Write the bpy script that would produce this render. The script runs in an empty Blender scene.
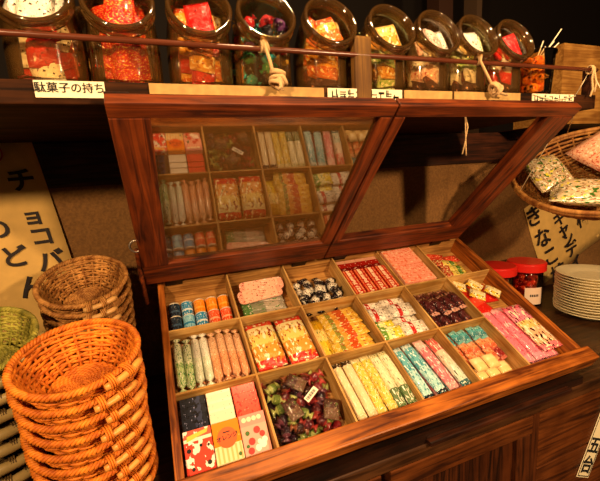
import bpy, math, random
from math import sin, cos, pi, radians as rad
from mathutils import Matrix, Vector, Euler
S = bpy.context.scene
COL = S.collection
random.seed(7)

# ------------------------------------------------------------------ camera, world, lights, exposure
cam_d = bpy.data.cameras.new('camera'); cam_d.sensor_width = 36; cam_d.lens = 21.954; cam_d.clip_start = .02
cam = bpy.data.objects.new('camera', cam_d); COL.objects.link(cam)
R0, R1, R2 = (.93110, -.35978, -.06004), (-.11901, -.14407, -.98238), (.34479, .92185, -.17697)
mw = Matrix.Identity(4)
for i in range(3):
    mw[i][0], mw[i][1], mw[i][2] = R0[i], -R1[i], -R2[i]
mw[0][3], mw[1][3], mw[2][3] = .01477, -.91779, .23695
cam.matrix_world = mw
S.camera = cam
w = bpy.data.worlds.new('world'); S.world = w; w.use_nodes = True
w.node_tree.nodes['Background'].inputs[0].default_value = (1, .62, .32, 1)
w.node_tree.nodes['Background'].inputs[1].default_value = .05
S.view_settings.view_transform = 'Standard'; S.view_settings.look = 'None'
S.view_settings.exposure = .4; S.cycles.transparent_max_bounces = 48; S.view_settings.gamma = 1; S.view_settings.use_curve_mapping = False
def lamp(name, loc, power, r, col):
    d = bpy.data.lights.new(name, 'POINT'); d.energy = power; d.shadow_soft_size = r; d.color = col
    o = bpy.data.objects.new(name, d); COL.objects.link(o); o.location = loc
WARM = (1, .63, .3)
lamp('pendant_lamp_light', (-.5, -1.2, .6), 50, .04, WARM)
lamp('pendant_lamp_light', (.85, -1.5, .58), 68, .04, WARM)
lamp('added_overhead_light', (.4, -.8, 1.35), 42, .05, WARM)  # added overhead light, placed so the wrappers glint

# ------------------------------------------------------------------ materials
def lin(h):
    h = h.lstrip('#'); o = []
    for i in (0, 2, 4):
        c = int(h[i:i+2], 16) / 255
        o.append(c / 12.92 if c <= .04045 else ((c + .055) / 1.055) ** 2.4)
    return (*o, 1)
MATS = {}
def nt(name):
    m = bpy.data.materials.new(name); m.use_nodes = True; MATS[name] = m
    n = m.node_tree.nodes; return m, n, m.node_tree.links, n['Principled BSDF']
def plain(name, c, rough=.5, spec=.5, metal=0, bump=0, bscale=200, var=0):
    if name in MATS: return MATS[name]
    m, n, l, b = nt(name); b.inputs['Base Color'].default_value = lin(c); b.inputs['Roughness'].default_value = rough
    b.inputs['Metallic'].default_value = metal; b.inputs['Specular IOR Level'].default_value = spec
    tc = n.new('ShaderNodeTexCoord')
    no = n.new('ShaderNodeTexNoise'); no.inputs['Scale'].default_value = bscale; no.inputs['Detail'].default_value = 4
    l.new(tc.outputs['Object'], no.inputs['Vector'])
    if var:
        mx = n.new('ShaderNodeMix'); mx.data_type = 'RGBA'; mx.blend_type = 'MULTIPLY'; mx.inputs[0].default_value = 1
        rp = n.new('ShaderNodeValToRGB'); rp.color_ramp.elements[0].position = .3; rp.color_ramp.elements[1].position = .7
        rp.color_ramp.elements[0].color = (1 - var,) * 3 + (1,); rp.color_ramp.elements[1].color = (1, 1, 1, 1)
        l.new(no.outputs[0], rp.inputs[0]); mx.inputs[6].default_value = lin(c); l.new(rp.outputs[0], mx.inputs[7])
        l.new(mx.outputs[2], b.inputs['Base Color'])
    if bump:
        bp = n.new('ShaderNodeBump'); bp.inputs['Strength'].default_value = bump; bp.inputs['Distance'].default_value = .003
        l.new(no.outputs[0], bp.inputs['Height']); l.new(bp.outputs[0], b.inputs['Normal'])
    return m
def wood(name, c1, c2, axis='X', sc=1, rough=.5, spec=.3):
    if name in MATS: return MATS[name]
    m, n, l, b = nt(name); tc = n.new('ShaderNodeTexCoord'); mp = n.new('ShaderNodeMapping')
    s = [85 * sc] * 3; s['XYZ'.index(axis)] = 5.0 * sc; mp.inputs['Scale'].default_value = s
    l.new(tc.outputs['Object'], mp.inputs[0])
    a = n.new('ShaderNodeTexNoise'); a.inputs['Scale'].default_value = 1; a.inputs['Detail'].default_value = 6; a.inputs['Distortion'].default_value = 1.2
    l.new(mp.outputs[0], a.inputs['Vector'])
    rp = n.new('ShaderNodeValToRGB'); e = rp.color_ramp.elements
    e[0].position = .36; e[0].color = lin(c2); e[1].position = .62; e[1].color = lin(c1)
    l.new(a.outputs[0], rp.inputs[0])
    g = n.new('ShaderNodeTexNoise'); g.inputs['Scale'].default_value = 14; g.inputs['Detail'].default_value = 5
    l.new(tc.outputs['Object'], g.inputs['Vector'])
    r2 = n.new('ShaderNodeValToRGB'); r2.color_ramp.elements[0].position = .35; r2.color_ramp.elements[1].position = .65
    r2.color_ramp.elements[0].color = (.6, .54, .48, 1); r2.color_ramp.elements[1].color = (1, 1, 1, 1)
    l.new(g.outputs[0], r2.inputs[0])
    mx = n.new('ShaderNodeMix'); mx.data_type = 'RGBA'; mx.blend_type = 'MULTIPLY'; mx.inputs[0].default_value = 1
    l.new(rp.outputs[0], mx.inputs[6]); l.new(r2.outputs[0], mx.inputs[7]); l.new(mx.outputs[2], b.inputs['Base Color'])
    bp = n.new('ShaderNodeBump'); bp.inputs['Strength'].default_value = .35; bp.inputs['Distance'].default_value = .002
    l.new(a.outputs[0], bp.inputs['Height']); l.new(bp.outputs[0], b.inputs['Normal']); b.inputs['Roughness'].default_value = rough; b.inputs['Specular IOR Level'].default_value = spec
    return m
def pack(name, stops, axis='Y', prints=(), rough=.2, crinkle=.75, bscale=7):
    """printed wrapper: hard colour bands along an axis of the pack, plus blotchy printed marks"""
    if name in MATS: return MATS[name]
    m, n, l, b = nt(name); tc = n.new('ShaderNodeTexCoord'); sx = n.new('ShaderNodeSeparateXYZ'); l.new(tc.outputs['Generated'], sx.inputs[0])
    rp = n.new('ShaderNodeValToRGB'); rp.color_ramp.interpolation = 'CONSTANT'; e = rp.color_ramp.elements
    e[0].position = 0; e[0].color = lin(stops[0][1])
    e[1].position = stops[1][0] if len(stops) > 1 else 1; e[1].color = lin(stops[1][1] if len(stops) > 1 else stops[0][1])
    for p, c in stops[2:]:
        q = e.new(p); q.color = lin(c)
    l.new(sx.outputs['XYZ'.index(axis)], rp.inputs[0]); cur = rp.outputs[0]
    for k, pr in enumerate(prints):
        c, sc, thr = pr[:3]; st = pr[3] if len(pr) > 3 else (1, 1, 1)
        mp = n.new('ShaderNodeMapping'); mp.inputs['Scale'].default_value = st; mp.inputs['Location'].default_value = (k * 3.7, k * 1.3, 0)
        l.new(tc.outputs['Generated'], mp.inputs[0])
        no = n.new('ShaderNodeTexNoise'); no.inputs['Scale'].default_value = sc * 1.5; no.inputs['Detail'].default_value = 2
        l.new(mp.outputs[0], no.inputs['Vector'])
        gt = n.new('ShaderNodeMath'); gt.operation = 'GREATER_THAN'; gt.inputs[1].default_value = thr; l.new(no.outputs[0], gt.inputs[0])
        mx = n.new('ShaderNodeMix'); mx.data_type = 'RGBA'; l.new(gt.outputs[0], mx.inputs[0]); l.new(cur, mx.inputs[6]); mx.inputs[7].default_value = lin(c)
        cur = mx.outputs[2]
    l.new(cur, b.inputs['Base Color']); b.inputs['Roughness'].default_value = rough; b.inputs['Coat Weight'].default_value = .4 if crinkle else .0; b.inputs['Coat Roughness'].default_value = .08
    if crinkle:
        no = n.new('ShaderNodeTexNoise'); no.inputs['Scale'].default_value = bscale; no.inputs['Detail'].default_value = 3; no.inputs['Distortion'].default_value = .6
        l.new(tc.outputs['Generated'], no.inputs['Vector'])
        bp = n.new('ShaderNodeBump'); bp.inputs['Strength'].default_value = crinkle; bp.inputs['Distance'].default_value = .004
        l.new(no.outputs[0], bp.inputs['Height']); l.new(bp.outputs[0], b.inputs['Normal'])
    return m
def glass(name, tint, fac, rough=.02, ior=1.5, boost=1.0, dust_glow=0):
    if name in MATS: return MATS[name]
    m, n, l, b = nt(name); n.remove(b)
    t = n.new('ShaderNodeBsdfTransparent'); t.inputs[0].default_value = lin(tint)
    g = n.new('ShaderNodeBsdfGlossy'); g.inputs['Roughness'].default_value = rough
    fr = n.new('ShaderNodeFresnel'); fr.inputs['IOR'].default_value = ior
    ma = n.new('ShaderNodeMath'); ma.operation = 'MULTIPLY_ADD'; ma.inputs[1].default_value = boost; ma.inputs[2].default_value = fac; ma.use_clamp = True
    l.new(fr.outputs[0], ma.inputs[0])
    x = n.new('ShaderNodeMixShader'); l.new(ma.outputs[0], x.inputs[0]); l.new(t.outputs[0], x.inputs[1]); l.new(g.outputs[0], x.inputs[2])
    out = x
    if dust_glow:
        df = n.new('ShaderNodeBsdfDiffuse'); df.inputs[0].default_value = lin('#e0a458')  # golden film: some dust, plus warm reflected glow painted in as diffuse colour
        y = n.new('ShaderNodeMixShader'); y.inputs[0].default_value = dust_glow; l.new(x.outputs[0], y.inputs[1]); l.new(df.outputs[0], y.inputs[2]); out = y
    l.new(out.outputs[0], n['Material Output'].inputs[0]); return m

# ------------------------------------------------------------------ mesh builder and object helpers
class MB:
    def __init__(s): s.v = []; s.f = []
    def add(s, vs, fs, M=None):
        k = len(s.v); s.v += [tuple(M @ Vector(q)) if M else tuple(q) for q in vs]; s.f += [tuple(i + k for i in q) for q in fs]; return s
    def box(s, x0, x1, y0, y1, z0, z1, M=None):
        vs = [(x, y, z) for z in (z0, z1) for y in (y0, y1) for x in (x0, x1)]
        return s.add(vs, [(0, 2, 3, 1), (4, 5, 7, 6), (0, 1, 5, 4), (2, 6, 7, 3), (0, 4, 6, 2), (1, 3, 7, 5)], M)
    def loft(s, rings, closed=True, cap0=True, cap1=True, loop=False, M=None):
        n = len(rings[0]); vs = [q for r in rings for q in r]; fs = []
        K = len(rings)
        for i in range(K if loop else K - 1):
            a, b = i * n, ((i + 1) % K) * n
            for j in range(n if closed else n - 1):
                j2 = (j + 1) % n; fs.append((a + j, a + j2, b + j2, b + j))
        if not loop:
            if cap0: fs.append(tuple(range(n - 1, -1, -1)))
            if cap1: fs.append(tuple((K - 1) * n + j for j in range(n)))
        return s.add(vs, fs, M)
    def tube(s, pts, r, n=8, loop=False, M=None):
        P = [Vector(q) for q in pts]; K = len(P); rr = r if isinstance(r, (list, tuple)) else [r] * K
        T = []
        for i in range(K):
            a = P[(i - 1) % K] if (loop or i) else P[0]; b = P[(i + 1) % K] if (loop or i < K - 1) else P[-1]
            d = (b - a); T.append(d.normalized() if d.length > 1e-9 else Vector((0, 0, 1)))
        u = T[0].orthogonal().normalized()
        if loop: u = (Vector((0, 0, 1)) - T[0] * T[0].z); u = u.normalized() if u.length > 1e-6 else T[0].orthogonal().normalized()
        rings = []
        for i in range(K):
            u = (u - T[i] * u.dot(T[i])); u = u.normalized() if u.length > 1e-9 else T[i].orthogonal().normalized()
            v = T[i].cross(u)
            rings.append([tuple(P[i] + rr[i] * (u * cos(2 * pi * j / n) + v * sin(2 * pi * j / n))) for j in range(n)])
        return s.loft(rings, loop=loop, M=M)
    def lathe(s, prof, n=32, M=None, cap0=True, cap1=True):
        rings = [[(r * cos(2 * pi * j / n), r * sin(2 * pi * j / n), z) for j in range(n)] for r, z in prof]
        return s.loft(rings, cap0=cap0, cap1=cap1, M=M)
    def prism(s, poly, x0, x1, M=None):          # polygon in the y,z plane, extruded along x
        return s.loft([[(x0, y, z) for y, z in poly], [(x1, y, z) for y, z in poly]], M=M)
    def mesh(s, name, smooth=False):
        m = bpy.data.meshes.new(name); m.from_pydata(s.v, [], s.f); m.validate(); m.update()
        import bmesh
        b = bmesh.new(); b.from_mesh(m); bmesh.ops.recalc_face_normals(b, faces=b.faces); b.to_mesh(m); b.free()
        if smooth: m.polygons.foreach_set('use_smooth', [True] * len(m.polygons))
        return m
def obj(name, mb, mat, parent=None, smooth=False, bevel=0, label=None, M=None, angle=None):
    me = mb.mesh(name, smooth) if isinstance(mb, MB) else mb
    me.materials.append(mat); o = bpy.data.objects.new(name, me); COL.objects.link(o)
    if parent: o.parent = parent
    if M is not None: o.matrix_basis = M
    if bevel:
        bv = o.modifiers.new('bevel', 'BEVEL'); bv.width = bevel; bv.segments = 2; bv.limit_method = 'ANGLE'
    if label: o['label'] = label
    return o
def tag(o, label, cat, group=None):
    o['label'] = label; o['category'] = cat
    if group: o['group'] = group
    return o
def thing(name, label, cat, M=None, group=None):
    o = bpy.data.objects.new(name, None); COL.objects.link(o); o.empty_display_size = .02
    if M is not None: o.matrix_basis = M
    return tag(o, label, cat, group)
def struct(name, mb, mat, **k):
    o = obj(name, mb, mat, **k); o['kind'] = 'structure'; return o
def dup(o, parent=None):
    c = o.copy(); COL.objects.link(c)
    if parent:
        c.parent = parent
    for ch in list(o.children): dup(ch, c)
    return c
class Kind:
    """first use places the prototype itself, later uses place a copy with its parts"""
    def __init__(s, build): s.build = build; s.o = None
    def put(s, M, label, cat, group=None):
        if s.o is None: o = s.o = s.build()
        else: o = dup(s.o)
        for k in ('label', 'category', 'group'):
            if k in o: del o[k]
        o.matrix_basis = M; return tag(o, label, cat, group)
def T3(x, y, z): return Matrix.Translation((x, y, z))
def RX(a): return Matrix.Rotation(a, 4, 'X')
def RY(a): return Matrix.Rotation(a, 4, 'Y')
def RZ(a): return Matrix.Rotation(a, 4, 'Z')
def place(i, n, side='left'):
    W = ['', 'second', 'third', 'fourth', 'fifth', 'sixth', 'seventh', 'eighth', 'ninth', 'tenth', 'eleventh', 'twelfth', 'thirteenth', 'fourteenth']
    if i == 0: return 'leftmost'
    if i == n - 1: return 'rightmost'
    return W[i] + ' from left'
def updown(i, n):
    W = ['', 'second', 'third', 'fourth', 'fifth', 'sixth', 'seventh', 'eighth', 'ninth', 'tenth', 'eleventh', 'twelfth', 'thirteenth', 'fourteenth']
    if i == 0: return 'topmost'
    if i == n - 1: return 'lowest'
    return W[i] + ' from top'
def writing(name, body, size, mat, parent, M, bold=.0, shear=0, extrude=.0004, vertical=False, label=None):
    cu = bpy.data.curves.new(name, 'FONT'); cu.body = '\n'.join(body) if vertical else body; cu.size = size; cu.align_x = 'CENTER'; cu.align_y = 'CENTER'
    cu.offset = bold; cu.shear = shear; cu.extrude = extrude; cu.resolution_u = 3
    t = bpy.data.objects.new('tmp', cu); COL.objects.link(t); bpy.context.view_layer.update()
    me = bpy.data.meshes.new_from_object(t.evaluated_get(bpy.context.evaluated_depsgraph_get())); bpy.data.objects.remove(t)
    me.name = name; me.materials.clear()
    return obj(name, me, mat, parent, M=M, label=label)

# ------------------------------------------------------------------ materials used all over
m_rim = wood('worn_orange_wood', '#c8742c', '#5e2c10', 'X', rough=.42)
m_rimy = wood('worn_orange_wood_lengthways', '#c8742c', '#6a3212', 'Y', rough=.42)
m_lidx = wood('red_brown_wood', '#843c14', '#38140a', 'X', rough=.5)
m_lidy = wood('red_brown_wood_upright', '#843c14', '#38140a', 'Y', rough=.5)
m_div = wood('pale_thin_wood', '#e2b872', '#b8863e', 'X', rough=.55)
m_divy = wood('pale_thin_wood_lengthways', '#e6bc76', '#bc8a42', 'Y', rough=.55)
m_in = wood('tan_inner_wood', '#cf9c58', '#8a5c2a', 'X', rough=.6)
m_dark2 = wood('dark_batten_wood', '#2e1408', '#160803', 'Y')
m_dark = wood('dark_brown_wood', '#4a2412', '#200d05', 'X', rough=.5)
m_cab = wood('cabinet_wood', '#76401a', '#36190a', 'X', rough=.42, sc=.7)
m_cabz = wood('cabinet_plank_wood', '#5e3014', '#241006', 'Z', rough=.45)
m_top = wood('worktop_wood', '#54341c', '#2a180c', 'X', rough=.4)
m_shelf = wood('shelf_wood', '#4a2810', '#1c0d05', 'X', rough=.75, spec=.1)
m_ink = plain('black_ink', '#120c0a', .8)
m_iron = plain('dark_iron', '#2a201c', .45, metal=.8)
m_steel = plain('worn_steel', '#b0a59a', .35, metal=.9)
m_twine = plain('jute_twine', '#d2ad7c', .9, bump=.6, bscale=600)

# ------------------------------------------------------------------ the setting
m_wall = plain('sandy_plaster', '#8a6030', .9, bump=.9, bscale=170, var=.4)
struct('wall_back', MB().box(-2.2, 3.0, .12, .2, -1.2, .345), m_wall)
struct('trim_1', MB().box(-2.2, 3.0, .113, .1195, .24, .345), m_dark, bevel=.002)
struct('floor', MB().box(-2.6, 6.4, -3, 1.9, -1.26, -1.2), plain('dark_floor', '#3a2a1e', .7))
struct('wall_far', MB().box(-2.6, 6.4, 1.8, 1.9, -1.2, 2.2), plain('dark_far_wall', '#1c120c', .8))
struct('ceiling', MB().box(-2.6, 6.4, -3, 1.9, 2.2, 2.26), plain('dark_ceiling', '#3a2618', .8))
struct('wall_right', MB().box(6.4, 6.5, -3, 1.9, -1.2, 2.2), plain('dark_side_wall', '#1c120c', .8))
struct('wall_left', MB().box(-2.7, -2.6, -3, 1.9, -1.2, 2.2), MATS['dark_side_wall'])
struct('trim_2', MB().box(1.62, 1.72, .9, 1.0, -1.2, 2.2), plain('dark_post_wood', '#3a2012', .6))
struct('trim_3', MB().box(1.9, 1.94, .9, 1.0, -1.2, 2.2), plain('dark_post_wood_2', '#55402e', .6))

# ------------------------------------------------------------------ counter cabinet under everything
ZC = -.29
cab = thing('counter_cabinet', 'long brown wooden counter cabinet carrying the open candy case and plates', 'cabinet', T3(0, -.4, -1.2))
CM = T3(0, .4, 1.2)
def cp(name, mb, mat, parent=cab, **k): return obj(name, mb, mat, parent, M=CM if parent is cab else None, **k)
cp('worktop', MB().box(-.9, 2.2, -.412, .118, ZC - .028, ZC), m_top, bevel=.003)
cp('body', MB().box(-.88, 2.18, -.385, .11, -1.2, ZC - .029), m_cab)
for (x0, x1) in ((.36, .74), (-.06, .34)):
    d = cp('door', MB().box(x0 + .045, x1 - .045, -.394, -.386, -1.12, ZC - .085), m_cabz)
    for q in ((x0, x1, ZC - .082, ZC - .036), (x0, x1, -1.17, -1.12)):
        obj('door_rail', MB().box(q[0], q[1], -.406, -.386, q[2], q[3]), m_cab, d, bevel=.002)
    for q in ((x0, x0 + .045), (x1 - .045, x1)):
        obj('door_stile', MB().box(q[0], q[1], -.405, -.386, -1.12, ZC - .082), m_cabz, d, bevel=.002)
for k, (z0, z1) in enumerate(((-.47, -.322), (-.64, -.474), (-.82, -.644), (-1.0, -.824))):
    cp('drawer_front', MB().box(.765, 1.62, -.403, -.386, z0, z1), m_cab, bevel=.002)
cp('side_stile', MB().box(.742, .763, -.404, -.386, -1.18, ZC - .032), m_cabz, bevel=.002)

# ------------------------------------------------------------------ the candy case: sloping tray, dividers, two lids
TA = rad(28.357); LA = rad(46.05)
TR = RX(TA)
W, D, H = .9, .442, -.05
case = thing('candy_display_case', 'open sloping wooden candy case with divided tray and two hinged lids', 'display case', T3(0, 0, ZC))
CC = T3(0, 0, -ZC)
def kp(name, mb, mat, M=TR, **k): return obj(name, mb, mat, case, M=CC @ M, **k)
kp('tray_floor', MB().box(0, W, -D, 0, H - .012, H), m_in)
kp('front_rim', MB().box(-.014, W + .034, -D - .034, -D, -.034, 0.002), m_rim, bevel=.003)
kp('side_rim', MB().box(-.014, 0, -D, .012, H - .012, 0), m_rimy, bevel=.0015)
kp('side_rim', MB().box(W, W + .014, -D, .012, H - .012, 0), m_rimy, bevel=.0015)
kp('back_rim', MB().box(0, W, 0, .022, H - .012, 0), m_in, bevel=.0015)
C1 = [.1515, .302, .451, .5985, .743]
def yz(y, z): v = TR @ Vector((0, y, z)); return (v.y, v.z)
for v, x1 in ((.151, W), (.299, C1[4])):
    kp('cross_divider', MB().box(0, x1, -v - .002, -v + .002, H, -.001), m_div)
for x in C1:
    for a, b in ((0, .149), (.153, .297), (.301, D)):
        kp('divider', MB().box(x - .002, x + .002, -b, -a, H, -.001), m_divy)
# wedge shaped body below the tray
pb = [yz(.012, H - .013), yz(-D - .012, H - .013), (-.392, ZC), (.03, ZC)]
for x0 in (-.012, W - .003):
    kp('side_panel', MB().prism(pb, x0, x0 + .014), m_dark, M=Matrix.Identity(4))
yq = yz(-D - .012, H - .013)
m_apron = wood('shade_darkened_wood', '#2c150a', '#120804', 'X')  # shade below the overhanging front rim is put into this wood colour
kp('apron', MB().box(.002, W - .003, -.408, -.388, ZC, yq[1]), m_apron, M=Matrix.Identity(4))
kp('apron_panel', MB().box(.44, .8, -.412, -.408, ZC + .014, yq[1] - .004), m_apron, M=Matrix.Identity(4), bevel=.003)
kp('ledge_strip', MB().box(.44, .84, -.422, -.408, ZC + .001, ZC + .011), m_dark, M=Matrix.Identity(4), bevel=.002)
# lids: local frame x along, y up the lid, z out of its face
LM = RX(pi / 2 + LA) 
def lid(x0, x1, l, r, pane, lab):
    n0, n1 = -.006, .016
    f = kp('lid', MB().box(x0, x1, .03, .108, n0, n1), m_lidx, M=LM, bevel=.002, label=lab)
    obj('top_rail', MB().box(x0, x1, .484, .508, n0, n1), m_lidx, f, bevel=.002)
    obj('stile', MB().box(x0, x0 + l, .1, .484, n0, n1), m_lidy, f, bevel=.002)
    obj('stile', MB().box(x1 - r, x1, .1, .484, n0, n1), m_lidy, f, bevel=.002)
    if pane: obj('glass_pane', MB().box(x0 + l, x1 - r, .108, .484, .004, .0065), glass('old_window_glass', '#f4dfc0', .17, .02, 1.5, 1.2, .12), f)
    for hx in (x0 + .04, x1 - .08):
        obj('hinge', MB().box(hx, hx + .04, -.002, .032, .001, .005).box(hx, hx + .04, -.012, -.002, -.004, .004), m_iron, f)
    return f
ld = lid(-.036, .4105, .053, .025, True, 'left lid with a glass pane')
obj('edge_batten', MB().box(-.0365, -.006, .001, .5085, -.0085, -.0058), m_dark2, ld, bevel=.001, label='dark batten along the outer edge')
lid(.4145, .876, .022, .078, False, 'right lid frame without glass')
# metal stay at the left side of the lid
sp = [(-.042, -.1, .105), (-.042, -.085, .085), (-.042, -.06, .03), (-.038, -.05, -.03)]
st = kp('lid_stay', MB().tube(sp, [.004, .005, .005, .004], 8), m_lidy, M=Matrix.Identity(4), smooth=True)
hk = [(-.042 + .012 * cos(a), -.1, .112 + .012 * sin(a)) for a in [pi * 2 * i / 16 for i in range(16)]]
obj('stay_hook', MB().tube(hk, .0022, 6, loop=True), m_steel, st, smooth=True)

# ------------------------------------------------------------------ shelf over the case, with its guard rail
SY, SZ = -.335, .377
m_label = plain('cream_card', '#f3e6c4', .7)
shelf = thing('wall_shelf', 'dark wooden shelf above the case holding the row of glass jars', 'shelf', T3(.4, .1, .35))
SM = T3(-.4, -.1, -.35)
obj('board', MB().box(-.75, .985, SY, .2, .3465, SZ), m_shelf, shelf, M=SM, bevel=.002)
rz = .4305
rail = obj('guard_rail', MB().tube([(-.75 + i * .0865, SY, rz) for i in range(21)], .0042, 10), plain('brown_lacquered_rod', '#5a2c1a', .25), shelf, M=SM, smooth=True)
pst = MB().prism([(SY - .004, SZ - .03), (SY + .014, SZ - .03), (SY + .014, .462), (SY - .004, .462)], .349, .385)
obj('rail_post', pst, wood('rail_post_wood', '#8a6226', '#5e3e14', 'Z', rough=.7), shelf, M=SM, bevel=.006)
for x in (-.7, .97):
    obj('rail_post', MB().box(x - .006, x + .006, SY + .005, SY + .02, SZ, .436), m_dark, shelf, M=SM)
def strip(x0, x1, label, body, size):
    mc = m_label if body else plain('yellowed_card', '#c09858', .75, var=.35, bscale=60)
    t = thing('shelf_label', label, 'label', T3((x0 + x1) / 2, SY - .002, .365))
    h = .0105
    obj('card', MB().box(-(x1 - x0) / 2, (x1 - x0) / 2, -.0008, .0008, -h, h), mc, t)
    if body == 'worn':
        b = MB(); rr = random.Random(5); n = int((x1 - x0) / .0155)
        for i in range(n):
            cx = (i - n / 2 + .5) * .0152
            for k in range(4):
                hz = rr.random() < .55; wx, wz = ((.0058, .0009) if hz else (.001, rr.uniform(.003, .0065))); px, pz = cx + (0 if hz else rr.uniform(-.005, .005)), rr.uniform(-.005, .0055)
                b.box(px - wx, px + wx, -.0012, -.0007, max(-.009, pz - wz), min(.009, pz + wz))
        obj('worn_lettering', b, m_ink, t)
    elif body: writing('lettering', body, size, m_ink, t, T3(0, -.0012, .001) @ RX(pi / 2), bold=size * .012)
strip(-.117, -.036, 'cream shelf label with bold black lettering left of the case lids', '駄菓子の持ち', .0136)
strip(.297, .445, 'cream shelf label directly below the wooden rail post, lower half hidden', 'worn', .0165)
strip(.45, .56, 'cream shelf label right of the rail post under the right hand jars', '', .016)
strip(.565, .74, 'long cream shelf label under the knotted twine on the right', '', .016)
strip(.775, .905, 'cream shelf label at the far right end of the shelf edge', 'worn', .017)
strip(.02, .29, 'long plain cream label strip along the shelf edge above left lid', '', .016)

# ------------------------------------------------------------------ wrapper shapes
def pillow(w, l, t, crimp=.1, nx=8, ny=14, zig=True):
    b = MB(); seed = random.Random(int(w * 1e5 + l * 1e4 + t * 1e6))
    top = []; bot = []
    for j in range(ny + 1):
        y = -1 + 2 * j / ny
        ye = max(0, 1 - (abs(y) / (1 - crimp)) ** 4) if abs(y) < 1 - crimp else 0
        for i in range(nx + 1):
            x = -1 + 2 * i / nx
            q = max(0, (1 - abs(x) ** 2.6)) ** .6 * ye ** .6
            wig = (seed.random() - .5) * .12 * q
            pin = 1 - .05 * (1 - ye)
            z = t / 2 * (q + wig) + .0006
            zc = .0012 * sin(j * 2.2) * (1 - ye) if zig else 0
            top.append((x * w / 2 * pin, y * l / 2, z + zc)); bot.append((x * w / 2 * pin, y * l / 2, -t / 2 * q - .0006 + zc))
    n = nx + 1; N = len(top); fs = []
    for j in range(ny):
        for i in range(nx):
            a = j * n + i; fs.append((a, a + 1, a + n + 1, a + n)); fs.append((N + a, N + a + n, N + a + n + 1, N + a + 1))
    per = [i for i in range(n)] + [j * n + nx for j in range(1, ny + 1)] + [ny * n + i for i in range(nx - 1, -1, -1)] + [j * n for j in range(ny - 1, 0, -1)]
    for k in range(len(per)):
        a, c = per[k], per[(k + 1) % len(per)]; fs.append((a, N + a, N + c, c))
    return b.add(top + bot, fs)
def twisted(r, L, fan, e=.6):
    """round sweet with two pleated twisted ends"""
    b = MB(); n = 14; rings = []
    prof = [(-L / 2 - fan, .95 * r), (-L / 2 - fan * .5, .6 * r), (-L / 2 - .001, .18 * r), (-L / 2 + L * .06, e * r), (-L * .3, max(.95, e) * r), (0, r), (L * .3, max(.95, e) * r), (L / 2 - L * .06, e * r), (L / 2 + .001, .18 * r), (L / 2 + fan * .5, .6 * r), (L / 2 + fan, .95 * r)]
    for k, (y, q) in enumerate(prof):
        fl = .45 if abs(y) > L / 2 + .002 else 1
        rings.append([(q * cos(2 * pi * j / n) * (1 + (.22 * (-1) ** j if fl < 1 else 0)), y, q * fl * sin(2 * pi * j / n)) for j in range(n)])
    return b.loft(rings)
def rollmesh(r, L):
    b = MB(); pr = [(r * .8, -L / 2), (r, -L / 2 + .002), (r, -L / 2 + .006), (r * .97, -L / 2 + .007), (r * .97, L / 2 - .007), (r, L / 2 - .006), (r, L / 2 - .002), (r * .8, L / 2)]
    return b.lathe(pr, 18, RX(-pi / 2))
def wrapper(name, mb, mat, smooth=True): return Kind(lambda: obj(name, mb, mat, None, smooth))
def boxkind(name, w, l, t, mat): return Kind(lambda: obj(name, MB().box(-w / 2, w / 2, -l / 2, l / 2, -t / 2, t / 2), mat, None, bevel=.0012))
def TM(u, v, h, rz=0, rx=0, ry=0): return TR @ T3(u, -v, H + h) @ Euler((rx, ry, rz)).to_matrix().to_4x4()
J = lambda a: random.uniform(-a, a)
cell = lambda c: [0.0, *C1, W][c]

# R1C1 ten short rolls in two rows
cols = {'navy': ('#14202e', '#3a5068'), 'blue': ('#2a86b8', '#d8e8ee'), 'pale blue': ('#8cc4d8', '#2a7fb0'), 'orange': ('#f08a14', '#f6b040'), 'red orange': ('#e8501c', '#f2b088')}
rk = {k: wrapper('candy_roll', rollmesh(.0135, .046), pack('roll_' + k.replace(' ', '_'), [(0, '#f2ead8'), (.09, a), (.42, b_), (.52, a), (.91, '#f2ead8')], 'Z' if False else 'Y', [(b_, 7, .6)])) for k, (a, b_) in cols.items()}
for row, v, names in (('back', .085, ['navy', 'blue', 'orange', 'orange', 'orange']), ('front', .126, ['navy', 'pale blue', 'blue', 'red orange', 'red orange'])):
    for i, nme in enumerate(names):
        rk[nme].put(TM(.017 + i * .0285, v - .01, .018, 0, rad(12)), f'{nme} candy roll, {place(i, 5)} in the {row} row, back left tray cell', 'candy', 'candy rolls in the back left cell')

# R1C2 grey green packs below two pink card tags
k = wrapper('candy_packet', pillow(.036, .115, .014), pack('grey_green_pack', [(0, '#9a9488'), (.15, '#b8aa98'), (.5, '#8a8a72'), (.8, '#4e7a3e')], 'Y', [('#4a7a34', 5, .62), ('#e2d8cc', 6, .64)]))
for i, (u, v, h, a) in enumerate(((.227, .122, .009, 1.55), (.227, .098, .011, 1.62), (.228, .07, .012, 1.55))):
    k.put(TM(u, v, h, a, .1), f'{["front", "middle", "back"][i]} grey and green crinkled packet under the pink card tags', 'candy packet', 'grey green packets')
def rcard():
    b = MB(); pts = []
    for cx, cy, a0 in ((.045, .008, 0), (-.045, .008, 1), (-.045, -.008, 2), (.045, -.008, 3)):
        for q in range(5): a = (a0 + q / 4) * pi / 2; pts.append((cx + .012 * cos(a), cy + .01 * sin(a)))
    return b.loft([[(x, y, z) for x, y in pts] for z in (-.0015, .0015)])
k = wrapper('card_tag', rcard(), pack('pink_tag', [(0, '#f0a890'), (.12, '#f8c0a4'), (.88, '#f0a890')], 'X', [('#b02a20', 7, .62, (2, 1, 1)), ('#fff0e0', 5, .66)]), False)
k.put(TM(.232, .05, .036, .02, .25), 'pale pink rounded card tag at the back of its tray cell', 'card tag', 'pink card tags')
k.put(TM(.222, .075, .034, .1, .2), 'pale pink rounded card tag lying in front of another one', 'card tag', 'pink card tags')

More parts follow.
